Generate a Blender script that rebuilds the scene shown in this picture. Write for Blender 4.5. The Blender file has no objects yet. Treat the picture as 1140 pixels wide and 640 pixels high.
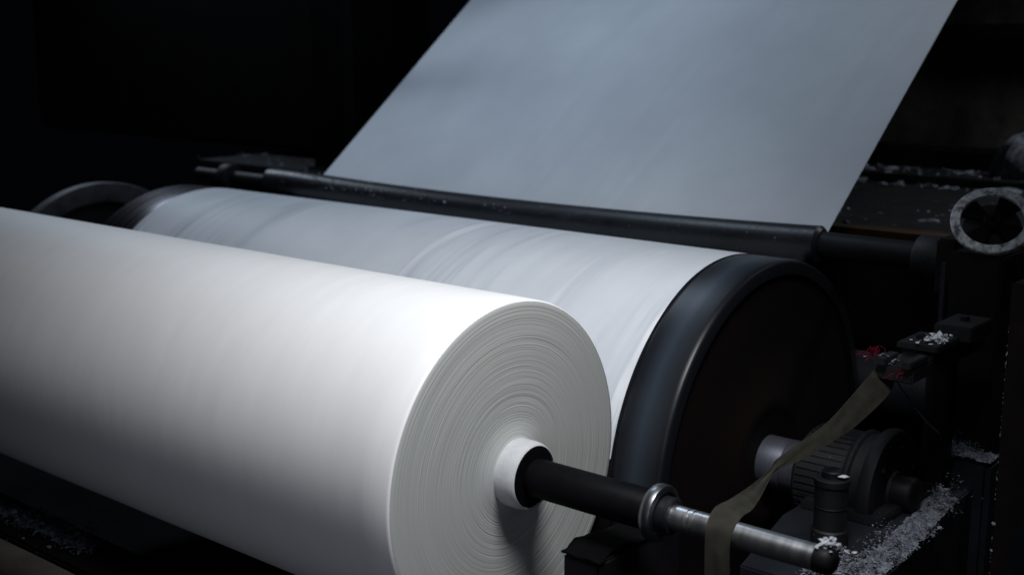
import bpy, bmesh, math, random
from mathutils import Vector, Matrix, noise
rnd = random.Random(7)
PI = math.pi
sc = bpy.context.scene
C = sc.collection

# ------------------------------------------------------------------ render / camera
sc.view_settings.view_transform = 'Standard'
try: sc.view_settings.look = 'None'
except Exception: pass
sc.view_settings.exposure = 0
sc.view_settings.gamma = 1
sc.cycles.use_denoising = True
th, yaw = math.radians(11.374), math.radians(49.822)
hf = Vector((-math.cos(yaw), math.sin(yaw), 0))
right = Vector((math.sin(yaw), math.cos(yaw), 0))
fw = hf * math.cos(th) + Vector((0, 0, -math.sin(th)))
up = hf * math.sin(th) + Vector((0, 0, math.cos(th)))
cd = bpy.data.cameras.new('camera'); cam = bpy.data.objects.new('camera', cd); C.objects.link(cam)
CP = Vector((2.2516, -2.6685, 1.2430))
cam.matrix_world = Matrix(((right.x, up.x, -fw.x, CP.x), (right.y, up.y, -fw.y, CP.y), (right.z, up.z, -fw.z, CP.z), (0, 0, 0, 1)))
cd.sensor_width = 36; cd.lens = 36 * 1409.27 / 1140; cd.clip_end = 100; cd.clip_start = .05
cd.dof.use_dof = True; cd.dof.focus_distance = 3.75; cd.dof.aperture_fstop = 2.0
sc.camera = cam

w = bpy.data.worlds.new('World'); sc.world = w; w.use_nodes = True
w.node_tree.nodes['Background'].inputs[0].default_value = (.55, .68, 1, 1)
w.node_tree.nodes['Background'].inputs[1].default_value = .0012

# ------------------------------------------------------------------ materials
class NT:
    def __init__(s, name):
        s.m = bpy.data.materials.new(name); s.m.use_nodes = True
        s.t = s.m.node_tree; s.b = s.t.nodes['Principled BSDF']; s.x = -300
    def n(s, typ, **kw):
        nd = s.t.nodes.new(typ); s.x -= 40; nd.location = (s.x, 0)
        for k, v in kw.items():
            if k.startswith('i_'): nd.inputs[k[2:].replace('_', ' ')].default_value = v
            else: setattr(nd, k, v)
        return nd
    def l(s, a, b): s.t.links.new(a, b)
    def ramp(s, fac, stops):
        r = s.n('ShaderNodeValToRGB'); e = r.color_ramp.elements
        while len(e) < len(stops): e.new(.5)
        for el, (p, c) in zip(e, stops):
            el.position = p; el.color = (*c, 1) if len(c) == 3 else c
        s.l(fac, r.inputs[0]); return r.outputs[0]
    def coord(s, scale=(1, 1, 1), rot=(0, 0, 0)):
        t = s.n('ShaderNodeTexCoord'); mp = s.n('ShaderNodeMapping')
        mp.inputs['Scale'].default_value = scale; mp.inputs['Rotation'].default_value = rot
        s.l(t.outputs['Object'], mp.inputs[0]); return mp.outputs[0]
    def noise(s, vec, scale=5, detail=4, rough=.55, dist=0):
        n = s.n('ShaderNodeTexNoise'); n.inputs['Scale'].default_value = scale
        n.inputs['Detail'].default_value = detail; n.inputs['Roughness'].default_value = rough
        n.inputs['Distortion'].default_value = dist
        s.l(vec, n.inputs['Vector']); return n.outputs['Fac']
    def math(s, op, a, b=None, c=None):
        n = s.n('ShaderNodeMath', operation=op)
        for i, v in enumerate((a, b, c)):
            if v is None: continue
            if isinstance(v, (int, float)): n.inputs[i].default_value = v
            else: s.l(v, n.inputs[i])
        return n.outputs[0]
    def mix(s, fac, a, b):
        n = s.n('ShaderNodeMix', data_type='RGBA')
        if isinstance(fac, (int, float)): n.inputs[0].default_value = fac
        else: s.l(fac, n.inputs[0])
        for i, v in ((6, a), (7, b)):
            if isinstance(v, tuple): n.inputs[i].default_value = (*v[:3], 1)
            else: s.l(v, n.inputs[i])
        return n.outputs[2]
    def bump(s, h, strength=.3, dist=.01):
        b = s.n('ShaderNodeBump'); b.inputs['Strength'].default_value = strength; b.inputs['Distance'].default_value = dist
        s.l(h, b.inputs['Height']); s.l(b.outputs[0], s.b.inputs['Normal'])

def grime(name, base, dust=(.16, .17, .19), dustamt=.62, rough=.5, metal=0., scale=6, speck=None, bump=.3, fine=60, spec=.5):
    """painted / oily metal with mottled grime, optional lint specks"""
    t = NT(name); v = t.coord()
    a = t.noise(v, scale, 6, .65); f = t.noise(v, fine, 4, .7)
    col = t.ramp(a, [(.35, tuple(c * .55 for c in base)), (.7, tuple(min(1, c * 1.5) for c in base))])
    patch = t.ramp(t.math('MULTIPLY', t.noise(v, scale * 1.7, 5, .7, .6), t.math('ADD', f, .45)), [(dustamt, (0, 0, 0)), (dustamt + .18, (1, 1, 1))])
    col = t.mix(patch, col, dust)
    if speck:
        thr, sscale, sc_ = speck
        sp = t.ramp(t.noise(v, sscale, 2, .5), [(thr, (0, 0, 0)), (thr + .025, (1, 1, 1))])
        area = t.ramp(t.noise(v, scale * .8, 2), [(.42, (0, 0, 0)), (.6, (1, 1, 1))])
        col = t.mix(t.math('MULTIPLY', sp, area), col, sc_)
    t.l(col, t.b.inputs['Base Color'])
    t.b.inputs['Metallic'].default_value = metal
    t.b.inputs['Specular IOR Level'].default_value = spec
    r = t.math('MULTIPLY_ADD', f, .35, rough - .17); t.l(r, t.b.inputs['Roughness'])
    t.bump(t.math('ADD', t.math('MULTIPLY', f, .5), a), bump, .004)
    return t.m

def paper_side():
    t = NT('white_paper_wound'); v = t.coord((1, .25, .25))
    n = t.noise(v, 14, 4, .6); n2 = t.noise(t.coord((60, 1, 1)), 1.5, 3, .6)
    col = t.ramp(n, [(.3, (.80, .80, .795)), (.7, (.85, .85, .845))])
    col = t.mix(t.math('MULTIPLY', n2, .25), col, (.77, .775, .78))
    t.l(col, t.b.inputs['Base Color']); t.b.inputs['Roughness'].default_value = .62
    t.b.inputs['Specular IOR Level'].default_value = .25
    t.bump(t.math('ADD', t.math('MULTIPLY', n2, .4), n), .12, .004)
    return t.m

def paper_end():
    t = NT('paper_edge_layers')
    tc = t.n('ShaderNodeTexCoord'); sp = t.n('ShaderNodeSeparateXYZ'); t.l(tc.outputs['Object'], sp.inputs[0])
    y, z = sp.outputs['Y'], sp.outputs['Z']
    r = t.math('SQRT', t.math('ADD', t.math('MULTIPLY', y, y), t.math('MULTIPLY', z, z)))
    wob = t.noise(tc.outputs['Object'], 2.2, 2); r2 = t.math('MULTIPLY_ADD', wob, .010, r)
    def rings(K, ang, det, rough):
        cb = t.n('ShaderNodeCombineXYZ'); t.l(t.math('MULTIPLY', r2, K), cb.inputs[0])
        t.l(t.math('MULTIPLY', t.math('DIVIDE', y, r), ang), cb.inputs[1]); t.l(t.math('MULTIPLY', t.math('DIVIDE', z, r), ang), cb.inputs[2])
        return t.noise(cb.outputs[0], 1, det, rough)
    a = rings(85, .7, 5, .75); b = rings(330, 1.2, 3, .7); c = rings(14, .6, 2, .5)
    h = t.math('ADD', t.math('MULTIPLY', a, .5), t.math('MULTIPLY', b, .5))
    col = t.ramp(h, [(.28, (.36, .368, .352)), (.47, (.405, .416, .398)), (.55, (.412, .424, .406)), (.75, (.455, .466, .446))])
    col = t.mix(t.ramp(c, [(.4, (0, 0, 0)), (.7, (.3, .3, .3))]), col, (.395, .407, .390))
    t.l(col, t.b.inputs['Base Color']); t.b.inputs['Roughness'].default_value = .8
    t.b.inputs['Specular IOR Level'].default_value = .2
    t.bump(t.math('ADD', t.math('MULTIPLY', a, 1.0), t.math('MULTIPLY', b, .45)), .085, .0010)
    return t.m

def paper_web():
    t = NT('thin_paper_web')
    tc = t.n('ShaderNodeTexCoord'); sp = t.n('ShaderNodeSeparateXYZ'); t.l(tc.outputs['UV'], sp.inputs[0])
    u, s = sp.outputs['X'], sp.outputs['Y']          # u across (m), s along the path (m)
    def streak(K, ks, det=3, off=0., skew=.0):
        cb = t.n('ShaderNodeCombineXYZ')
        uu = t.math('MULTIPLY_ADD', s, skew, u)
        t.l(t.math('MULTIPLY_ADD', uu, K, off), cb.inputs[0]); t.l(t.math('MULTIPLY', s, ks), cb.inputs[1])
        return t.noise(cb.outputs[0], 1, det, .6)
    big = streak(1.7, .5, 2, 3.3, .06); mid = streak(9, .8, 3, 7, .10); fine = streak(34, 1.3, 2, 1, .1)
    # wrinkle streaks only where the sheet lies on the drum (s > 0) fading into the open span
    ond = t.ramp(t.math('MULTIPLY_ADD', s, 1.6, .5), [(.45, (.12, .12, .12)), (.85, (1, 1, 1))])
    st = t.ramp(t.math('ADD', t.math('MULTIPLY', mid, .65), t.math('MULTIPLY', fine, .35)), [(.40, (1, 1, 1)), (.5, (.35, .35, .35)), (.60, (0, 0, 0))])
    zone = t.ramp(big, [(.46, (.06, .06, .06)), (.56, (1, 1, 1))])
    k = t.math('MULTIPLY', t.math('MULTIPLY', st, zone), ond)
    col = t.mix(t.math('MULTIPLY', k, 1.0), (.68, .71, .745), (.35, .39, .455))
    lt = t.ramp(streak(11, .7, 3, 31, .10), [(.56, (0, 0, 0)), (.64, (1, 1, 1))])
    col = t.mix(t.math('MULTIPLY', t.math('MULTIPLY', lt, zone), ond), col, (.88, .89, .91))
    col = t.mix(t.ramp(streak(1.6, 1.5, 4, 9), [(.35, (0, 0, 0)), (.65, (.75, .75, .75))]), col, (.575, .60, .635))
    t.l(col, t.b.inputs['Base Color']); t.b.inputs['Roughness'].default_value = .55
    t.b.inputs['Specular IOR Level'].default_value = .3
    hh = t.math('MULTIPLY', t.math('ADD', mid, t.math('MULTIPLY', fine, .3)), ond)
    t.bump(hh, .5, .006)
    return t.m

def brushed(name, base, rough, metal=1., K=80, spread=.25, spec=.5):
    t = NT(name)
    v = t.coord((K, 1.5, 1.5)); n = t.noise(v, 1, 4, .6); g = t.noise(t.coord(), 9, 4, .7)
    col = t.ramp(n, [(.3, tuple(c * (1 - spread) for c in base)), (.7, tuple(min(1, c * (1 + spread)) for c in base))])
    col = t.mix(t.ramp(g, [(.5, (0, 0, 0)), (.75, (.6, .6, .6))]), col, tuple(c * .45 for c in base))
    t.l(col, t.b.inputs['Base Color']); t.b.inputs['Metallic'].default_value = metal
    t.b.inputs['Specular IOR Level'].default_value = spec
    t.l(t.math('MULTIPLY_ADD', n, .2, rough - .1), t.b.inputs['Roughness'])
    t.bump(n, .15, .001)
    return t.m

def lint_mat(name, c0, c1):
    t = NT(name); n = t.noise(t.coord(), 35, 5, .7)
    t.l(t.ramp(n, [(.35, c0), (.65, c1)]), t.b.inputs['Base Color']); t.b.inputs['Roughness'].default_value = .95
    t.b.inputs['Specular IOR Level'].default_value = .1
    return t.m

def worn_ring():
    t = NT('worn_chipped_steel'); v = t.coord()
    n = t.noise(v, 38, 6, .75); g = t.noise(v, 9, 3, .6)
    k = t.math('ADD', t.math('MULTIPLY', n, 1.1), t.math('MULTIPLY_ADD', g, .3, -.19))
    t.l(t.ramp(k, [(.34, (.10, .105, .115)), (.45, (.50, .52, .55)), (.60, (.82, .84, .87))]), t.b.inputs['Base Color'])
    t.b.inputs['Roughness'].default_value = .65; t.b.inputs['Metallic'].default_value = .15
    t.bump(n, .5, .003); return t.m

def tray_mat():
    t = NT('oily_tray_with_rust'); v = t.coord()
    n = t.noise(v, 5, 6, .7); m = t.noise(v, 17, 4, .7)
    col = t.ramp(n, [(.35, (.006, .006, .008)), (.7, (.020, .020, .023))])
    tc = t.n('ShaderNodeTexCoord'); sp = t.n('ShaderNodeSeparateXYZ'); t.l(tc.outputs['Object'], sp.inputs[0])
    edge = t.math('MULTIPLY_ADD', m, -.16, t.math('SUBTRACT', -.84, sp.outputs['Y']))
    k = t.ramp(t.math('MULTIPLY', edge, 5), [(.15, (0, 0, 0)), (.6, (1, 1, 1))])
    k = t.math('MULTIPLY', k, t.ramp(t.math('ADD', sp.outputs['X'], -.6), [(0, (0, 0, 0)), (.6, (.8, .8, .8))]))
    col = t.mix(k, col, t.ramp(t.noise(t.coord((1.3, .5, 1)), 2.2, 3), [(.4, (.04, .034, .014)), (.62, (.16, .065, .02))]))
    t.l(col, t.b.inputs['Base Color']); t.b.inputs['Roughness'].default_value = .55
    t.bump(n, .4, .006); return t.m

def wall_mat():
    t = NT('stained_dark_panel'); v = t.coord()
    n = t.noise(t.coord((1, 1, .55)), 1.7, 8, .62); m = t.noise(v, 14, 6, .75)
    col = t.ramp(t.math('MULTIPLY_ADD', m, .25, t.math('MULTIPLY', n, .8)), [(.42, (.009, .009, .010)), (.58, (.07, .065, .052)), (.72, (.19, .175, .15))])
    t.l(col, t.b.inputs['Base Color']); t.b.inputs['Roughness'].default_value = .8
    t.bump(m, .4, .01); return t.m

def cloth_mat():
    t = NT('woven_strap_cloth'); v = t.coord()
    n = t.noise(v, 25, 4, .6)
    wv = t.n('ShaderNodeTexWave', wave_type='BANDS'); wv.inputs['Scale'].default_value = 110; t.l(v, wv.inputs['Vector'])
    t.l(t.ramp(n, [(.3, (.016, .015, .010)), (.7, (.034, .031, .022))]), t.b.inputs['Base Color'])
    t.b.inputs['Roughness'].default_value = .9; t.bump(t.math('ADD', wv.outputs['Fac'], n), .3, .002); return t.m

def cone_face():
    t = NT('drum_end_dark_red_paint'); tc = t.n('ShaderNodeTexCoord'); n = t.noise(tc.outputs['Object'], 4, 5, .6)
    t.l(t.ramp(n, [(.3, (.0015, .0003, .0003)), (.7, (.0048, .0009, .0008))]), t.b.inputs['Base Color'])
    t.b.inputs['Roughness'].default_value = .75; t.b.inputs['Specular IOR Level'].default_value = .2; return t.m

def band():
    t = NT('rubber_drum_band_painted_sheen'); tc = t.n('ShaderNodeTexCoord'); sp = t.n('ShaderNodeSeparateXYZ'); t.l(tc.outputs['Object'], sp.inputs[0])
    cb = t.n('ShaderNodeCombineXYZ'); t.l(t.math('MULTIPLY', sp.outputs['X'], 45), cb.inputs[0]); t.l(sp.outputs['Y'], cb.inputs[1]); t.l(sp.outputs['Z'], cb.inputs[2])
    n = t.noise(cb.outputs[0], 1, 4, .6)
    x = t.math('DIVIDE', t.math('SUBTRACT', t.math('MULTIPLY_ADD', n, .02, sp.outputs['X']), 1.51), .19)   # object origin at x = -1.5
    c = t.ramp(x, [(.0, (.006, .007, .010)), (.22, (.008, .010, .014)), (.48, (.030, .040, .055)), (.62, (.022, .029, .040)), (.93, (.007, .008, .011))])  # bluish middle stripe is a soft reflected sheen painted into the colour
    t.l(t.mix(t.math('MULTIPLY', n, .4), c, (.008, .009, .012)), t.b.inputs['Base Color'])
    t.l(t.math('MULTIPLY_ADD', n, .12, .33), t.b.inputs['Roughness']); t.b.inputs['Specular IOR Level'].default_value = .35
    t.bump(n, .1, .001); return t.m

M = dict(
    side=paper_side(), end=paper_end(), web=paper_web(),
    black=grime('black_painted_steel', (.006, .006, .008), dustamt=.9, rough=.55, spec=.3),
    sleeve=grime('black_shaft_sleeve', (.0035, .0035, .0045), dustamt=1.3, rough=.5, scale=3, spec=.08, bump=.1),
    dusty=grime('dusty_black_steel', (.0055, .006, .008), dust=(.022, .025, .031), dustamt=.62, rough=.6, speck=(.72, 110, (.2, .21, .23))),
    bar=grime('blue_black_worn_roller', (.008, .0095, .013), dust=(.03, .035, .045), dustamt=.6, rough=.42, scale=4, speck=(.74, 120, (.2, .21, .25)), spec=.5),
    steelblue=grime('blue_grey_guard', (.011, .014, .020), dust=(.035, .04, .05), dustamt=.7, rough=.55, scale=3),
    rod=brushed('polished_steel_rod', (.92, .93, .95), .33, 1., 30, .06),
    flange=brushed('turned_steel_flange', (.30, .32, .34), .34, 1., 60, .2),
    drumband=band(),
    drumfar=brushed('polished_drum_steel', (.17, .165, .18), .27, 1., 50, .25),
    journal=brushed('bright_drum_journal', (.11, .115, .14), .5, .6, 50, .15),
    face=cone_face(), ring=grime('grey_cast_ring', (.05, .052, .06), dust=(.09, .09, .10), dustamt=.8, rough=.6, scale=9),
    worn=worn_ring(), tray=tray_mat(), wall=wall_mat(), cloth=cloth_mat(),
    lint=lint_mat('paper_lint', (.42, .44, .48), (.72, .74, .78)), lintd=lint_mat('dirty_lint', (.08, .09, .105), (.34, .36, .41)),
    core=lint_mat('cardboard_core_white', (.46, .47, .48), (.54, .55, .56)),
    darklint=lint_mat('dark_bluish_lint', (.022, .025, .035), (.09, .10, .13)),  # darker, bluish version of the lint colour
    red=lint_mat('red_thread', (.09, .005, .012), (.20, .012, .028)),
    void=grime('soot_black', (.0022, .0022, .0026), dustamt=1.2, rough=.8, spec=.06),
    redblack=grime('dark_red_black_paint', (.010, .006, .006), dustamt=.95, rough=.6, spec=.3),
    brown=grime('brown_dusty_pipe', (.022, .019, .014), dust=(.03,.028,.024), dustamt=.95, rough=.7, scale=5),
    floor=grime('dark_concrete', (.012, .012, .012), dust=(.02, .02, .02), spec=.1, rough=.9, scale=2),
)

# ------------------------------------------------------------------ mesh helpers
def obj(name, verts, faces, m, parent=None, smooth=True, bevel=0, uv=None):
    me = bpy.data.meshes.new(name); me.from_pydata([tuple(v) for v in verts], [], faces); me.validate()
    bm = bmesh.new(); bm.from_mesh(me); bmesh.ops.recalc_face_normals(bm, faces=bm.faces)
    if bevel: bmesh.ops.bevel(bm, geom=[e for e in bm.edges if len(e.link_faces) == 2 and e.calc_face_angle(0) > .6], offset=bevel, segments=2, affect='EDGES', clamp_overlap=True)
    bm.to_mesh(me); bm.free()
    me.materials.append(m)
    o = bpy.data.objects.new(name, me); C.objects.link(o)
    if smooth:
        for p in me.polygons: p.use_smooth = True
        me.set_sharp_from_angle(angle=math.radians(38))
    if parent: o.parent = parent; o.matrix_parent_inverse = Matrix.Translation(-parent.location) if False else Matrix()
    return o

def tag(o, label=None, cat=None, group=None, kind=None):
    if label: o['label'] = label
    if cat: o['category'] = cat
    if group: o['group'] = group
    if kind: o['kind'] = kind
    return o
def empty(name, loc, label, cat, group=None):
    o = bpy.data.objects.new(name, None); C.objects.link(o); o.location = loc; o.empty_display_size = .1
    return tag(o, label, cat, group)
def rel(vs, root):           # world verts -> local to the thing's base
    return [Vector(v) - root.location for v in vs] if root else vs

def lathe(profile, center, axis='X', seg=96, wob=None, close_ends=True):
    """profile: list of (pos along axis, radius)."""
    vs, fs = [], []
    for i, (a, r) in enumerate(profile):
        for k in range(seg):
            t = 2 * PI * k / seg; c, s = math.cos(t) * r, math.sin(t) * r
            da = wob(r, t) if wob else 0
            if axis == 'X': vs.append(Vector((center[0] + a + da, center[1] + c, center[2] + s)))
            elif axis == 'Y': vs.append(Vector((center[0] + c, center[1] + a + da, center[2] + s)))
            else: vs.append(Vector((center[0] + c, center[1] + s, center[2] + a + da)))
    n = len(profile)
    for i in range(n - 1):
        for k in range(seg):
            k2 = (k + 1) % seg; fs.append((i * seg + k, i * seg + k2, (i + 1) * seg + k2, (i + 1) * seg + k))
    if close_ends:
        fs.append(tuple(range(seg))); fs.append(tuple((n - 1) * seg + k for k in range(seg)))
    return vs, fs

def box(x0, x1, y0, y1, z0, z1):
    v = [(x, y, z) for x in (x0, x1) for y in (y0, y1) for z in (z0, z1)]
    f = [(0, 1, 3, 2), (4, 6, 7, 5), (0, 4, 5, 1), (2, 3, 7, 6), (0, 2, 6, 4), (1, 5, 7, 3)]
    return v, f
def join(*parts):
    V, F = [], []
    for v, f in parts:
        o = len(V); V += list(v); F += [tuple(i + o for i in q) for q in f]
    return V, F
def P(name, vf, m, root, **kw):
    off = Vector((0, 0, 0)); p = root
    while p: off += p.location; p = p.parent
    return obj(name, [Vector(v) - off for v in vf[0]], vf[1], m, root, **kw)
def tube(pts, r, seg=10):
    vs, fs = [], []; n = len(pts); pts = [Vector(p) for p in pts]
    for i, p in enumerate(pts):
        t = (pts[min(i + 1, n - 1)] - pts[max(i - 1, 0)]).normalized()
        a = t.orthogonal().normalized() if i == 0 else (a - t * a.dot(t)).normalized()
        b = t.cross(a); rr = r[i] if isinstance(r, (list, tuple)) else r
        for k in range(seg):
            q = 2 * PI * k / seg; vs.append(p + (a * math.cos(q) + b * math.sin(q)) * rr)
    for i in range(n - 1):
        for k in range(seg):
            k2 = (k + 1) % seg; fs.append((i * seg + k, i * seg + k2, (i + 1) * seg + k2, (i + 1) * seg + k))
    fs.append(tuple(range(seg))); fs.append(tuple((n - 1) * seg + k for k in range(seg)))
    return vs, fs
def crumb(c, s, flat=1.):
    """one irregular torn scrap of lint / paper"""
    bm = bmesh.new(); bmesh.ops.create_icosphere(bm, subdivisions=1, radius=1)
    R = Matrix.Rotation(rnd.uniform(0, 6.28), 3, Vector((rnd.gauss(0, 1), rnd.gauss(0, 1), rnd.gauss(0, 1))).normalized())
    sx, sy, sz = s * rnd.uniform(.5, 1.5), s * rnd.uniform(.4, 1.2), s * rnd.uniform(.15, .6)
    v = []
    for q in bm.verts:
        k = rnd.uniform(.55, 1.25); p = R @ Vector((q.co.x * sx * k, q.co.y * sy * k, q.co.z * sz * k)); p.z *= flat
        v.append(Vector(c) + p)
    f = [tuple(x.index for x in q.verts) for q in bm.faces]; bm.free(); return v, f
def pile(n, where, s, flat=.7):
    return join(*[crumb(where(), s * math.exp(rnd.gauss(-.1, .5)), flat) for _ in range(n)])

# ------------------------------------------------------------------ SETTING
fl = obj('floor', *box(-9, 5, -6, 9, -1.7, -1.6), M['floor'], smooth=False); tag(fl, kind='structure')

# ------------------------------------------------------------------ WOUND PAPER ROLL (axis = X through the origin, near face at x = 0)
roll = empty('paper_roll', (0, 0, 0), 'large white wound paper roll in front, its grey layered end facing the viewer', 'paper roll')
R1 = .5
prof = [(-4.6, .105), (-4.6, R1 - .004)]
prof += [(-4.595 + i * .115, R1 + .0012 * noise.noise(Vector((i * .37, 3, 1)))) for i in range(40)]
prof += [(-.011, R1 - .0002), (-.006, R1 - .0025), (-.003, R1 - .006)]
P('paper_layers', lathe(prof, (0, 0, 0), seg=220, close_ends=False), M['side'], roll)
NR = 300
fp = []
for i in range(NR + 1):
    r = R1 - .0055 - (R1 - .0055 - .098) * i / NR
    x = .0005 * noise.noise(Vector((r * 90, 1, 0))) + .0006 * noise.noise(Vector((r * 260, 7, 0))) + (.0006) * noise.noise(Vector((r * 22, 4, 0)))
    if r < .17: x += .014 * ((.17 - r) / .072) ** 2
    if i < 12: x -= .004 * (1 - i / 12) ** 2
    fp.append((x, r))
def wob(r, t): return .0005 * noise.noise(Vector((r * 45, math.cos(t) * 1.1, math.sin(t) * 1.1))) + .0003 * noise.noise(Vector((r * 170 + 9, math.cos(t) * 2, math.sin(t) * 2)))
P('layered_end', lathe(fp, (0, 0, 0), seg=260, wob=wob, close_ends=False), M['end'], roll)
P('core_tube', lathe([(0.0, .083), (0, .1), (.055, .1), (.068, .0985), (.077, .0955), (.082, .0925), (.083, .0905), (.06, .088)], (0, 0, 0), close_ends=False, seg=96), M['core'], roll)

shaft = empty('winding_shaft', (.3, 0, 0), 'black shaft with bright steel end sticking out of the front paper roll', 'shaft')
P('chuck', lathe([(.02, .088), (.078, .0885), (.082, .086), (.084, .080), (.086, .055)], (0, 0, 0)), M['sleeve'], shaft)
P('sleeve', lathe([(.09, .0555), (.485, .0555), (.49, .052)], (0, 0, 0)), M['sleeve'], shaft)
P('flange', lathe([(.487, .052), (.488, .070), (.494, .0755), (.502, .078), (.516, .078), (.523, .0755), (.526, .070), (.5265, .060), (.519, .056), (.519, .035)], (0, 0, 0), seg=128), M['flange'], shaft)
P('retaining_ring', lathe([(.519, .050), (.552, .050), (.556, .046), (.556, .034)], (0, 0, 0)), M['black'], shaft)
P('steel_rod', lathe([(.55, .033), (.600, .033), (.602, .0312), (.606, .0312), (.608, .033), (.618, .033), (.620, .0312), (.624, .0312), (.626, .033), (.968, .033)], (0, 0, 0)), M['rod'], shaft)
P('end_cap', lathe([(.962, .0335), (.965, .0345), (.98, .035), (.995, .0335), (1.006, .028), (1.012, .02), (1.014, .01)], (0, 0, 0)), M['black'], shaft)

# ------------------------------------------------------------------ REEL DRUM
DY, DZ, R2 = 1.191, -.244, .716
drum = empty('reel_drum', (-1.5, DY, DZ), 'big dark steel drum behind the paper roll, white sheet running over it', 'drum')
P('shell', lathe([(-3.0, .3), (-3.0, R2 - .003), (.005, R2 - .003)], (0, DY, DZ), seg=200, close_ends=False), M['black'], drum)
P('polished_rim', lathe([(-3.28, .64), (-3.28, R2 - .006), (-3.272, R2 - .001), (-3.0, R2 - .001)], (0, DY, DZ), seg=200, close_ends=False), M['drumfar'], drum)
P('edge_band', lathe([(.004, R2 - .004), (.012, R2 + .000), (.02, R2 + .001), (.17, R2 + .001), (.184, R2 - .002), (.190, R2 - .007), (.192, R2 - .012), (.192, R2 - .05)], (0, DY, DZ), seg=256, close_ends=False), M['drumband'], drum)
P('end_face', lathe([(.189, R2 - .045), (.180, R2 - .055), (.176, .45), (.176, .25), (.186, .235), (.190, .20), (.186, .185), (.18, .17), (.18, .08)], (0, DY, DZ), seg=128, close_ends=False), M['face'], drum)
P('journal', lathe([(.17, .092), (.262, .092), (.266, .089), (.270, .089), (.274, .093), (.34, .093)], (0, DY, DZ)), M['journal'], drum)
P('far_end_face', lathe([(-3.275, .65), (-3.27, .1)], (0, DY, DZ), seg=64), M['black'], drum)

gr = empty('drum_flange', (-4.02, DY, DZ), 'grey cast iron ring standing beyond the far end of the drum', 'ring')
P('rim', lathe([(-4.05, .562), (-4.05, .672), (-4.0, .675), (-3.985, .668), (-3.985, .60), (-4.0, .565), (-4.05, .562)], (0, DY, DZ), seg=160, close_ends=False), M['ring'], gr)
P('web_plate', lathe([(-4.04, .57), (-4.035, .1)], (0, DY, DZ), seg=96), M['black'], gr)

# ------------------------------------------------------------------ PAPER WEB: span down to the bar, under it, over the drum, down to the nip
BY, BZ, RB = 1.789, .440, .075
def bow(x): u = (x + 1.5) / 1.55; return -.026 * max(0, 1 - u * u)
path = []       # (y, z, follows_bar) from the top down ; s measured from the drum take-off point
dw = Vector((.787, .616)); nw = Vector((.616, -.787))
tp = Vector((BY, BZ)) + nw * RB
for k in range(46, 0, -1): path.append((tp.x + dw.x * k * .07, tp.y + dw.y * k * .07, max(0, 1 - k * .05)))
a0 = math.atan2(nw.y, nw.x); nD = math.radians(78.3); a1 = nD + PI - 2 * PI
for k in range(13):
    a = a0 + (a1 - a0) * k / 12; path.append((BY + RB * math.cos(a), BZ + RB * math.sin(a), 1))
T1 = Vector((BY + RB * math.cos(a1), BZ + RB * math.sin(a1))); T2 = Vector((DY + R2 * math.cos(nD), DZ + R2 * math.sin(nD)))
for k in range(1, 8):
    q = T1.lerp(T2, k / 8); path.append((q.x, q.y, 1 - k / 8))
ndr = 90
for k in range(ndr + 1):
    a = nD + math.radians(168 - 78.3) * k / ndr; path.append((DY + (R2 + .0015) * math.cos(a), DZ + (R2 + .0015) * math.sin(a), 0))
NX = 150; X0, X1 = -3.012, 0.0
ss = [0]
for i in range(1, len(path)): ss.append(ss[-1] + math.hypot(path[i][0] - path[i - 1][0], path[i][1] - path[i - 1][1]))
s0 = ss[len(path) - ndr - 1]
vs, fs, uvs = [], [], []
for i, (y, z, b) in enumerate(path):
    for j in range(NX + 1):
        x = X0 + (X1 - X0) * j / NX
        free = max(0., min(1., (46 - i) / 30)) if i < 46 else 0
        rip = .030 * free * noise.noise(Vector((x * 1.3, ss[i] * .35, 2)))
        if i > len(path) - ndr - 1:
            q = (i - (len(path) - ndr - 1)) / 10
            rip_r = .0022 * min(1, q) * (noise.noise(Vector((x * 16 + (ss[i] - s0) * 2.2, ss[i] * 1.2, 5))) + .5 * noise.noise(Vector((x * 40 + (ss[i] - s0) * 4, ss[i] * 1.6, 8))) + .3)
            a = math.atan2(z - DZ, y - DY); yy, zz = y + rip_r * math.cos(a), z + rip_r * math.sin(a)
        else: yy, zz = y + rip * .6, z + rip * .8
        vs.append((x, yy, zz + bow(x) * b)); uvs.append((x, ss[i] - s0))
for i in range(len(path) - 1):
    for j in range(NX):
        a = i * (NX + 1) + j; fs.append((a, a + 1, a + NX + 2, a + NX + 1))
webo = obj('paper_web', vs, fs, M['web'])
uvl = webo.data.uv_layers.new(name='UVMap')
for lp in webo.data.loops: uvl.data[lp.index].uv = uvs[lp.vertex_index]
tag(webo, 'wide white paper sheet stretched down under the black bar and over the drum', 'paper sheet')

# ------------------------------------------------------------------ BOWED SPREADER BAR
barR = empty('spreader_bar', (-1.5, BY, BZ), 'long worn blue-black bowed bar across the foot of the hanging paper sheet', 'bar')
N = 60; pts = [(-3.24 + (3.24 + .045) * k / N, BY, BZ + bow(-3.24 + 3.285 * k / N)) for k in range(N + 1)]
pts = [pts[0]] + pts + [pts[-1]]; rr = [.062] + [.0735] * (N + 1) + [.060]
pts[0] = (pts[0][0] - .012, BY, BZ); pts[-1] = (pts[-1][0] + .012, BY, BZ)
P('roller_body', tube(pts, rr, 48), M['bar'], barR)
P('stub_shaft', tube([(.05, BY, BZ), (.48, BY, BZ)], .052, 40), M['black'], barR)
P('stub_shaft', tube([(-3.235, BY, BZ), (-3.9, BY, BZ)], .034, 32), M['dusty'], barR)
P('clamp_collar', lathe([(-3.66, .034), (-3.66, .066), (-3.65, .072), (-3.59, .072), (-3.58, .066), (-3.58, .034)], (0, BY, BZ), seg=48), M['dusty'], barR)
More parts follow.
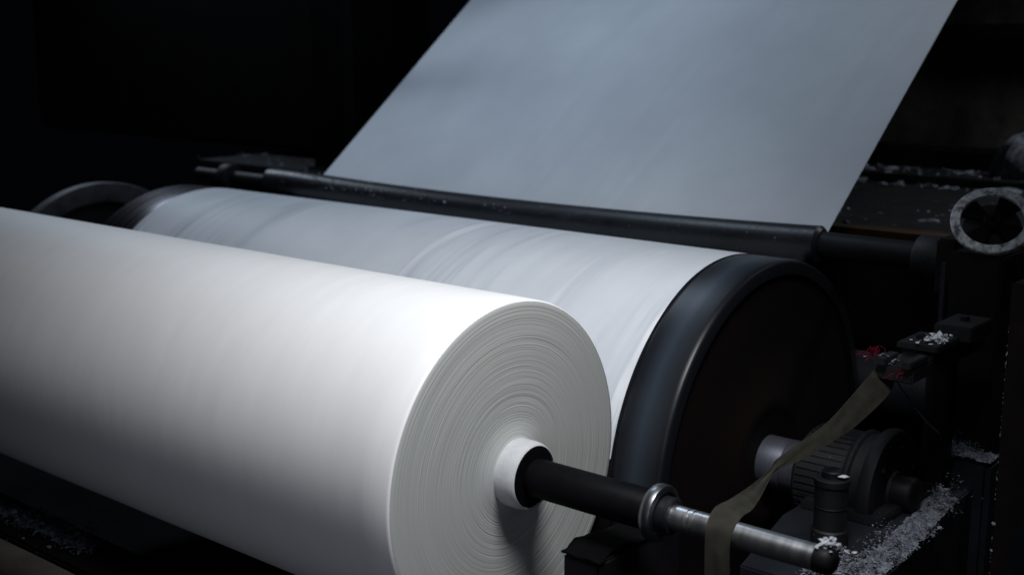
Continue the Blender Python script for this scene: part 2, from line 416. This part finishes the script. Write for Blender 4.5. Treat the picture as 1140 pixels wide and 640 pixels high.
P('bearing_cap', lathe([(.44, .06), (.442, .080), (.45, .086), (.55, .086), (.565, .08), (.57, .05)], (0, BY, BZ - .005), seg=48), M['dusty'], barR)

def on_bar(x0, x1, mode='u'):
    def w():
        x = rnd.uniform(x0, x1) if mode == 'u' else rnd.gauss((x0 + x1) / 2, (x1 - x0) / 4); a = rnd.uniform(.15, 1.5)
        return (x, BY - .074 * math.cos(a), BZ + bow(x) + .074 * math.sin(a))
    return w
bf = obj('paper_flecks', *join(pile(230, on_bar(-2.95, -2.0, 'g'), .0042, .8), pile(90, on_bar(-3.1, 0), .0036, .8)), M['lintd'], smooth=False)
tag(bf, 'tiny pale flecks stuck to the front of the long bowed bar', 'paper flecks', kind='stuff')

# ------------------------------------------------------------------ HAND WHEEL
WC = Vector((.734, 1.685, .609))
wheel = empty('hand_wheel', WC, 'chipped pale metal ring wheel at the right edge, dark spokes inside', 'hand wheel')
minor = (-math.sin(math.radians(27)) * right + math.cos(math.radians(27)) * up)
nrm = (-fw * math.cos(math.radians(37)) + minor * math.sin(math.radians(37))).normalized()
majv = (math.cos(math.radians(27)) * right + math.sin(math.radians(27)) * up).normalized()
bv = nrm.cross(majv)
MT = Matrix((majv, bv, nrm)).transposed()
def onwheel(vf): return [WC + MT @ Vector((v[0], v[1], v[2])) for v in vf[0]], vf[1]
P('rim', onwheel(lathe([(-.004, .1045), (.008, .1045), (.010, .1055), (.010, .134), (.007, .137), (-.004, .137), (-.004, .1045)], (0, 0, 0), 'Z', 96, close_ends=False)), M['worn'], wheel)
P('hub', onwheel(lathe([(-.03, .03), (.0, .03), (.006, .024), (.006, .008), (.0, .006)], (0, 0, 0), 'Z', 32)), M['sleeve'], wheel)
for k in range(4):
    a = math.radians(20 + 90 * k); c, s = math.cos(a), math.sin(a)
    v, f = box(.02, .103, -.5, .5, -.014, -.002)
    v = [(x, y * (.026 if x < .05 else .088), z) for x, y, z in v]
    v = [(x * c - y * s, x * s + y * c, z) for x, y, z in v]
    P('spoke', onwheel((v, f)), M['sleeve'], wheel, bevel=.002)
P('back_disc', onwheel(lathe([(-.05, .09), (-.035, .095), (-.035, .01)], (0, 0, 0), 'Z', 48)), M['black'], wheel)

post = empty('wheel_stand', (.72, 1.72, -1.6), 'dark upright stand under the chipped ring wheel', 'stand')
P('column', box(.62, .80, 1.62, 1.84, -1.6, .50), M['black'], post, bevel=.008)
P('bearing_arm', box(.545, .62, 1.68, 1.90, .33, .53), M['black'], post, bevel=.008)
P('cover_strip', box(.60, .615, 1.60, 1.615, .0, .46), M['steelblue'], post)

# ------------------------------------------------------------------ DRUM BEARING HOUSING (ribbed)
mo = empty('bearing_housing', (.5, DY, DZ - .3), 'black ribbed round bearing housing on the end of the drum', 'bearing housing')
P('housing', lathe([(.345, .10), (.35, .15), (.365, .165), (.53, .168), (.535, .180), (.542, .184), (.555, .184), (.562, .174), (.60, .176), (.607, .200), (.625, .206), (.650, .200), (.658, .182), (.650, .14), (.650, .07), (.66, .065)], (0, DY, DZ), seg=96), M['dusty'], mo)
for k in range(44):
    a = 2 * PI * k / 44; c, s = math.cos(a), math.sin(a)
    v, f = box(.37, .527, .160, .1715, -.0085, .0085)
    P('cooling_rib', ([(x, DY + r * c - t * s, DZ + r * s + t * c) for x, r, t in v], f), M['dusty'], mo, bevel=.002)
P('shaft_stub', lathe([(.65, .058), (.715, .058), (.725, .052), (.735, .03)], (0, DY, DZ), seg=40), M['black'], mo)
for k in range(6):
    a = 2 * PI * (k + .3) / 6
    P('bolt', lathe([(.648, .012), (.663, .012), (.665, .009)], (0, DY + .145 * math.cos(a), DZ + .145 * math.sin(a)), seg=6), M['black'], mo)

# vertical capped stub in front of the housing
oc = empty('capped_post', (.635, .755, -.28), 'short black capped post beside the ribbed housing, white scrap on its top', 'post')
P('body', lathe([(-.30, .056), (-.245, .056), (-.24, .050), (-.105, .050), (-.10, .055), (-.082, .055), (-.079, .050)], (.635, .755, 0), 'Z', 48), M['dusty'], oc)
P('cap', lathe([(-.082, .032), (-.060, .032), (-.056, .028)], (.635, .755, 0), 'Z', 32), M['dusty'], oc)
P('hose_bead', lathe([(-.174, .0505), (-.170, .0525), (-.166, .0505)], (.635, .755, 0), 'Z', 48), M['black'], oc)
ch = obj('paper_scrap', *crumb((.672, .748, -.068), .021, .6), M['lint'], smooth=False)
tag(ch, 'small torn white scrap lying on top of the black capped post', 'paper scrap')

# ------------------------------------------------------------------ MACHINE BASE (right) with lint
base = empty('machine_base', (.7, .9, -1.6), 'dark bluish machine base under the ribbed housing, lint along its edge', 'machine base')
bx = [(.50, .45), (.865, .45), (.86, .80), (.835, 1.04), (.80, 1.30), (.78, 1.60), (.40, 1.60), (.40, .9)]
v = [(x, y, -.30) for x, y in bx] + [(x, y, -1.6) for x, y in bx]; n = len(bx)
f = [tuple(range(n)), tuple(range(2 * n - 1, n - 1, -1))] + [(i, (i + 1) % n, n + (i + 1) % n, n + i) for i in range(n)]
P('pedestal', (v, f), M['steelblue'], base, bevel=.006)
P('foot_plate', box(.42, .70, .98, 1.42, -.30, -.27), M['dusty'], base, bevel=.004)
P('saddle', box(.40, .58, DY - .13, DY + .13, -.27, DZ - .02), M['dusty'], base, bevel=.01)

slab = empty('frame_slab', (.76, 1.7, -1.6), 'grey-blue upright machine plate behind the base, lint along its top', 'machine plate')
P('plate', box(.60, .835, 1.55, 1.67, -1.6, -.205), M['steelblue'], slab, bevel=.02)
P('web_rib', ([(.60, 1.549, -.6), (.60, 1.549, -.20), (.72, 1.549, -.20), (.60, 1.52, -.6), (.60, 1.52, -.20), (.72, 1.52, -.20)], [(0, 1, 2), (3, 5, 4), (0, 3, 4, 1), (1, 4, 5, 2), (2, 5, 3, 0)]), M['black'], slab, smooth=False)

def clumps(base, n, s, h, lim=(-9, 9, -9, 9)):
    cs = [(Vector(base()), abs(rnd.gauss(0, 1)) + .3) for _ in range(n)]
    def w():
        c, k = rnd.choice(cs); a = rnd.gauss(0, s * k * .6); b = rnd.gauss(0, s * k * .6); top = h * k * math.exp(-(a * a + b * b) / (s * s * k * k))
        return (min(max(c.x + a, lim[0]), lim[1]) , min(max(c.y + b, lim[2]), lim[3]), c.z + rnd.random() * top)
    return w
def heap(poly, width, h, z, n=90, m=14):
    vs, fs = [], []
    for i in range(n + 1):
        t = i / n * (len(poly) - 1); k = min(int(t), len(poly) - 2); a, b = Vector(poly[k]), Vector(poly[k + 1]); q = a.lerp(b, t - k); d = (b - a).normalized(); pr_ = Vector((-d.y, d.x))
        for j in range(m + 1):
            u = j / m; pt = q + pr_ * width * u
            e = math.sin(PI * min(1, max(0, u * .9 + .1))) * math.sin(PI * min(1, .04 + .92 * i / n)) ** .4
            nz = .5 + noise.noise(Vector((pt.x * 22, pt.y * 22, 3))) + .6 * noise.noise(Vector((pt.x * 70, pt.y * 70, 6))) + .5 * noise.noise(Vector((pt.x * 190, pt.y * 190, 9)))
            vs.append((pt.x, pt.y, z - .004 + h * e * max(0, nz)))
    for i in range(n):
        for j in range(m): a = i * (m + 1) + j; fs.append((a, a + 1, a + m + 2, a + m + 1))
    return vs, fs
def along(poly, spread, z, zs):
    def w():
        i = rnd.randrange(len(poly) - 1); t = rnd.random()
        a, b = Vector(poly[i]), Vector(poly[i + 1]); q = a.lerp(b, t)
        return (q.x + rnd.gauss(-spread * .4, spread * .5), q.y + rnd.gauss(0, spread * .4), z + abs(rnd.gauss(0, zs)))
    return w
li = obj('lint_pile', *join(heap([(.858, .60), (.855, .85), (.825, 1.1), (.79, 1.4)], .10, .030, -.298), pile(5000, clumps(along([(.83, .66), (.83, .85), (.80, 1.1), (.77, 1.4)], .045, -.298, .002), 46, .024, .034, (.50, .862, .45, 1.6)), .0026)), M['lintd'], smooth=False)
tag(li, 'clumps of greyish paper lint heaped along the edge of the machine base', 'lint', kind='stuff')
li = obj('lint_pile', *pile(3200, clumps(along([(.70, .55), (.80, .62), (.72, .72)], .05, -.298, .002), 32, .020, .026, (.50, .862, .455, 1.6)), .0027), M['lintd'], smooth=False)
tag(li, 'paper lint scattered near the rod end at the bottom right', 'lint', kind='stuff')
li = obj('lint_pile', *join(heap([(.603, 1.555), (.834, 1.555)], .11, .028, -.203, 70, 12), pile(2600, clumps(along([(.63, 1.60), (.82, 1.60)], .022, -.203, .002), 30, .022, .028, (.602, .833, 1.552, 1.668)), .0032)), M['lintd'], smooth=False)
tag(li, 'fluffy lint covering the top of the grey-blue upright plate', 'lint', kind='stuff')
li = obj('lint_tuft', *pile(26, lambda: (.99 + rnd.gauss(0, .02), .02 + rnd.gauss(0, .015), .040 + rnd.gauss(0, .008)), .008), M['lint'], smooth=False)
tag(li, 'little white lint tuft stuck on the black end of the steel rod', 'lint', kind='stuff')

# ------------------------------------------------------------------ BRACKET ARM along Y with column
arm = empty('bracket_arm', (.8, 1.0, .27), 'dark metal bracket arm reaching toward the viewer, strap tied to its tip', 'bracket')
P('lower_arm', box(.70, .815, .88, 1.47, .215, .262), M['dusty'], arm, bevel=.005)
P('clamp_plate', box(.70, .83, 1.02, 1.20, .285, .305), M['dusty'], arm, bevel=.003)
P('spacer', box(.715, .815, 1.03, 1.34, .262, .285), M['black'], arm)
P('end_plate', box(.74, .86, 1.21, 1.40, .285, .335), M['dusty'], arm, bevel=.004)
for bxy in ((.745, 1.10), (.80, 1.31)):
    zt = .305 if bxy[1] < 1.2 else .335
    P('bolt', lathe([(zt, .017), (zt + .014, .017), (zt + .016, .012)], (*bxy, 0), 'Z', 6), M['black'], arm)
P('fork_prong', box(.70, .735, .86, .97, .262, .285), M['dusty'], arm, bevel=.003)
P('fork_prong', box(.785, .815, .86, .99, .262, .285), M['dusty'], arm, bevel=.003)
P('column', box(.64, .72, 1.42, 1.50, -.2985, .2145), M['black'], arm, bevel=.006)
li = obj('lint_tuft', *pile(110, lambda: (.79 + rnd.gauss(0, .018), 1.10 + rnd.gauss(0, .028), .308 + abs(rnd.gauss(0, .006))), .007), M['lint'], smooth=False)
tag(li, 'white lint tuft lying on the clamp plate of the bracket arm', 'lint', kind='stuff')

def fluff(c, n, s, seed):
    r = random.Random(seed); L = []
    for _ in range(n):
        p = Vector(c) + right * r.gauss(0, s * .55) + Vector((0, 0, r.gauss(0, s * .22)))
        d = (Vector((r.gauss(0, .45), r.gauss(0, .45), r.gauss(.35, .4))) - right * .8).normalized(); pts = [p.copy()]
        ax = Vector((r.gauss(0, 1), r.gauss(0, 1), r.gauss(0, 1))).normalized(); cu = Matrix.Rotation(r.uniform(.5, 1.0), 3, ax)
        for _ in range(6):
            d = cu @ d; p = p + d * s * .22; pts.append(p.copy())
        L.append(tube(pts, .0012, 5))
    return join(*L)
t1 = obj('red_thread_tuft', *fluff((.690, .90, .284), 24, .030, 3), M['red']); tag(t1, 'frayed red thread tuft at the tip of the bracket arm', 'thread')
t2 = obj('red_thread_tuft', *fluff((.790, .885, .245), 10, .028, 9), M['red']); tag(t2, 'short red thread end hanging below the bracket arm', 'thread')
t3 = obj('loose_cord', *tube([(.76, .90, .21), (.79, .97, .12), (.81, 1.03, .06), (.83, 1.08, .02)], .0022, 6), M['cloth']); tag(t3, 'thin dark cord hanging slack under the bracket arm', 'cord')

# ------------------------------------------------------------------ STRAP (ribbon)
st = [((.74, .96, .283), (.742, .93, .215)), ((.702, .900, .255), (.734, .896, .165)), ((.668, .790, .175), (.690, .785, .088)), ((.645, .69, .115), (.668, .69, .062)), ((.62, .587, .078), (.638, .588, .032)),
      ((.603, .458, .049), (.617, .462, .021)), ((.613, .397, .034), (.622, .401, .022)), ((.634, .253, .034), (.660, .266, .004)),
      ((.649, .119, .037), (.698, .151, .010)), ((.668, .014, .051), (.733, .040, .034)), ((.676, -.034, .030), (.747, -.020, .026)),
      ((.680, -.050, -.011), (.746, -.040, -.020)), ((.684, -.052, -.15), (.750, -.040, -.154)), ((.688, -.045, -.6), (.752, -.035, -.6))]
def cr(p0, p1, p2, p3, t): return .5 * ((2 * p1) + (p2 - p0) * t + (2 * p0 - 5 * p1 + 4 * p2 - p3) * t * t + (3 * p1 - p0 - 3 * p2 + p3) * t ** 3)
A_ = [Vector(a) for a, b in st]; B_ = [Vector(b) for a, b in st]
rows = []
for i in range(len(st) - 1):
    for k in range(8):
        t = k / 8; g = lambda Q: cr(Q[max(i - 1, 0)], Q[i], Q[i + 1], Q[min(i + 2, len(Q) - 1)], t)
        rows.append((g(A_), g(B_)))
rows.append((A_[-1], B_[-1]))
vs, fs = [], []; WN = 8
for i, (a, b) in enumerate(rows):
    tdir = (rows[min(i + 1, len(rows) - 1)][0] - rows[max(i - 1, 0)][0]).normalized(); nn = (b - a).cross(tdir).normalized()
    for side in (1, -1):
        for j in range(WN + 1):
            q = a.lerp(b, j / WN) + nn * (.0035 * math.sin(j / WN * PI) * noise.noise(Vector((i * .12, j * .3, 0))) * 2 + side * .0011); vs.append(q)
S_ = 2 * (WN + 1)
for i in range(len(rows) - 1):
    for j in range(WN):
        a = i * S_ + j; fs.append((a, a + 1, a + S_ + 1, a + S_)); b = a + WN + 1; fs.append((b, b + S_, b + S_ + 1, b + 1))
    a = i * S_; fs.append((a, a + S_, a + S_ + WN + 1, a + WN + 1)); a += WN; fs.append((a, a + WN + 1, a + S_ + WN + 1, a + S_))
so = obj('strap', vs, fs, M['cloth']); tag(so, 'twisted olive-brown cloth strap draped over the steel rod', 'strap')
kn = obj('lint_tuft', *pile(60, lambda: (.72 + rnd.gauss(0, .018), .90 + rnd.gauss(0, .012), .268 + rnd.gauss(0, .01)), .007), M['lintd'], smooth=False)
tag(kn, 'grey fluff caught around the knot of the strap', 'lint', kind='stuff')

# ------------------------------------------------------------------ BLOCK UNDER THE SHAFT
blk = empty('bearing_block', (.32, .1, -1.6), 'black block with ragged torn top below the winding shaft', 'bearing block')
P('body', box(.265, .385, -.10, .30, -1.6, -.150), M['black'], blk, bevel=.006)
nx, ny = 7, 16; vs = []; fs = []
for i in range(nx + 1):
    for j in range(ny + 1):
        x = .262 + .128 * i / nx; y = -.105 + .41 * j / ny
        vs.append((x - (.012 if j in (2, 3) else 0), y, -.140 + .005 * noise.noise(Vector((x * 30, y * 16, 4))) + (.012 if 2 < j < 7 else 0)))
for i in range(nx):
    for j in range(ny): a = i * (ny + 1) + j; fs.append((a, a + 1, a + ny + 2, a + ny + 1))
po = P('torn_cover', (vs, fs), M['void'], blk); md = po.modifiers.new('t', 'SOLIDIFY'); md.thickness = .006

# ------------------------------------------------------------------ REAR TRAY AND PANELS
tr = empty('rear_table', (-1.8, 3.5, -1.6), 'long dark oily table behind the bar with rusty front edge and paper flecks', 'table')
P('table_top', box(-4.75, 2.2, 2.40, 4.6, .38, .42), M['tray'], tr, smooth=False)
P('front_apron', box(-4.7, 2.2, 2.45, 2.50, -.1, .379), M['black'], tr, smooth=False)
P('rear_ledge', box(-2.6, 2.2, 4.10, 4.55, .4205, .47), M['dusty'], tr, bevel=.006)
for lx in (-4.5, 2.0): P('leg', box(lx - .06, lx + .06, 2.6, 2.72, -1.6, .379), M['black'], tr)
pn = empty('back_panel', (.2, 4.66, -1.6), 'stained dark wall panel behind the table at the upper right', 'wall panel')
P('panel', box(-1.9, 2.4, 4.62, 4.70, -1.6, 3.2), M['wall'], pn, smooth=False)
P('rail', box(-1.9, 2.4, 4.54, 4.617, 1.20, 1.29), M['black'], pn, bevel=.006)
P('rail', box(-1.9, 2.4, 4.57, 4.617, .56, .60), M['dusty'], pn, bevel=.004)
def on_tray(x0, x1, y0, y1, z=.423): return lambda: (rnd.uniform(x0, x1), rnd.uniform(y0, y1), z)
fk = obj('paper_flecks', *join(pile(60, on_tray(-1.0, .9, 2.5, 4.0), .012, .3), pile(12, on_tray(-.3, .35, 2.5, 3.3), .024, .5),
      pile(130, on_tray(-1.3, 1.4, 3.98, 4.09), .020, .5), pile(9, on_tray(-.9, 1.0, 4.0, 4.08), .055, .5),
      pile(260, on_tray(-1.3, 1.4, 4.12, 4.5, .475), .013, .5)), M['lintd'], smooth=False)
tag(fk, 'torn paper flecks scattered on the dark table at the right', 'paper flecks', kind='stuff')
fk = obj('paper_flecks', *join(pile(90, on_tray(-4.9, -3.2, 2.45, 3.4), .012, .3), pile(7, on_tray(-4.2, -3.4, 2.5, 3.0), .028, .3)), M['lintd'], smooth=False)
tag(fk, 'paper flecks on the far left part of the table beside the black post', 'paper flecks', kind='stuff')
hs = bmesh.new(); bmesh.ops.create_icosphere(hs, subdivisions=4, radius=1)
vv = [(v.co.x * .42 * (1 + .25 * noise.noise(v.co * 2)) + .22, 4.32 + v.co.y * .16, .47 + max(0, v.co.z) * .30 * (1 + .35 * noise.noise(v.co * 2.5 + Vector((3, 0, 0))))) for v in hs.verts]
ff = [tuple(q.index for q in fc.verts) for fc in hs.faces]; hs.free()
hp = obj('pulp_heap', vv, ff, M['lintd']); tag(hp, 'pale heap of paper waste on the rear ledge at the right edge', 'paper waste')

pl = empty('upright_post', (-3.5, 2.5, .42), 'black upright post beside the left edge of the hanging sheet', 'post')
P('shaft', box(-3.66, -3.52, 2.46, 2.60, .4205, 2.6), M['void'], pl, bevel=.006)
P('foot', box(-3.70, -3.48, 2.44, 2.64, .4202, .44), M['black'], pl, bevel=.004)
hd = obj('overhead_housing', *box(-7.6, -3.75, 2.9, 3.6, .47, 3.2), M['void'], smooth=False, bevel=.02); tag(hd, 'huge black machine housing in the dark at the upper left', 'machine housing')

# cross pipe and right-hand uprights
pp = obj('cross_pipe', *lathe([(-.4, .12), (2.6, .12)], (0, 2.1, -.155), seg=48), M['steelblue']); tag(pp, 'dull blue-grey thick pipe running behind the bracket column', 'pipe')
p2 = empty('edge_column', (1.14, .93, -1.6), 'dark reddish upright column near the right edge with chipped corner', 'column')
P('column_body', box(1.085, 1.205, .87, .99, -1.6, .56), M['redblack'], p2, bevel=.003)
P('chipped_corner', join(*[crumb((1.086, .869, -.5 + i * .011 + rnd.uniform(0, .01)), .0022 + .0025 * max(0, rnd.gauss(0, 1)), 1.6) for i in range(85) if rnd.random() < .6]), M['lintd'], p2, smooth=False)
p3 = empty('edge_plate', (1.2, .8, -1.6), 'sloping dark plate with a scuffed bright edge in the lower right corner', 'plate')
v = [(1.16, .74, -.60), (1.15, .75, -.28), (1.20, .80, .02), (1.45, 1.1, .05), (1.45, 1.1, -.6)]
v2 = [(a + .02, b + .03, c) for a, b, c in v]
P('plate_body', (v + v2, [(0, 1, 2, 3, 4), (9, 8, 7, 6, 5)] + [(i, (i + 1) % 5, 5 + (i + 1) % 5, 5 + i) for i in range(5)]), M['steelblue'], p3, bevel=.003)

# lower left: lint-covered beam and dusty pipe
bl = obj('lower_beam', *box(-4.2, .1, -.52, -.30, -.75, -.565), M['void'], bevel=.01); tag(bl, 'black beam below the paper roll carrying bluish lint', 'beam')
li = obj('lint_pile', *join(heap([(-2.5, -.44), (-2.1, -.43), (-1.62, -.42)], .09, .028, -.563, 110, 12), pile(1500, clumps(lambda: (rnd.triangular(-2.35, -1.55, -2.0), rnd.gauss(-.385, .02), -.563), 30, .03, .035), .005),
     pile(400, clumps(lambda: (rnd.gauss(-1.72, .05), rnd.gauss(-.41, .02), -.563), 6, .03, .04), .005)), M['darklint'], smooth=False)
tag(li, 'bluish lint ridge on the beam at the lower left', 'lint', kind='stuff')
bp = obj('dusty_pipe', *tube([(-3.2, -.80, -.46), (-1.3, -.80, -.44), (.2, -.80, -.44)], .07, 32), M['brown']); tag(bp, 'dim brownish pipe in the lower left corner', 'pipe')

# ------------------------------------------------------------------ LIGHT: overhead work lamp and cool ceiling lamp, plus added unseen front, far and rear fills
def area(name, loc, tgt, size, power, col, sy=None):
    ld = bpy.data.lights.new(name, 'AREA'); ld.shape = 'RECTANGLE'; ld.size = size; ld.size_y = sy or size; ld.energy = power; ld.color = col
    o = bpy.data.objects.new(name, ld); C.objects.link(o); o.location = loc
    o.rotation_euler = (Vector(tgt) - Vector(loc)).to_track_quat('-Z', 'Y').to_euler(); return o
def spot(name, loc, tgt, ang, power, col, rad=.25, blend=1.):
    ld = bpy.data.lights.new(name, 'SPOT'); ld.spot_size = math.radians(ang); ld.spot_blend = blend; ld.shadow_soft_size = rad
    ld.energy = power; ld.color = col
    o = bpy.data.objects.new(name, ld); C.objects.link(o); o.location = loc
    o.rotation_euler = (Vector(tgt) - Vector(loc)).to_track_quat('-Z', 'Y').to_euler(); return o
spot('work_lamp', (1.1, -.66, 2.6), (-.30, -.05, .2), 80, 380, (.955, .97, 1.0), .50)
area('ceiling_lamp', (-1.9, 1.75, 3.05), (-2.1, 2.5, .6), 1.0, 23, (.66, .81, 1.0))
area('far_fill', (-6.6, 2.3, 3.3), (-3.2, 1.0, .4), .7, 38, (.72, .84, 1.0))  # unseen light, added to put a highlight on the drum's far rim
spot('front_fill', (2.2, -4.2, .7), (-.8, 0, -.2), 50, 95, (.80, .84, 1.0), .8)
spot('rear_fill', (1.5, 4.0, 3.1), (.35, 3.6, .45), 82, 125, (.86, .92, 1.0), .2)  # unseen light, added to brighten the table, ring wheel and back panel
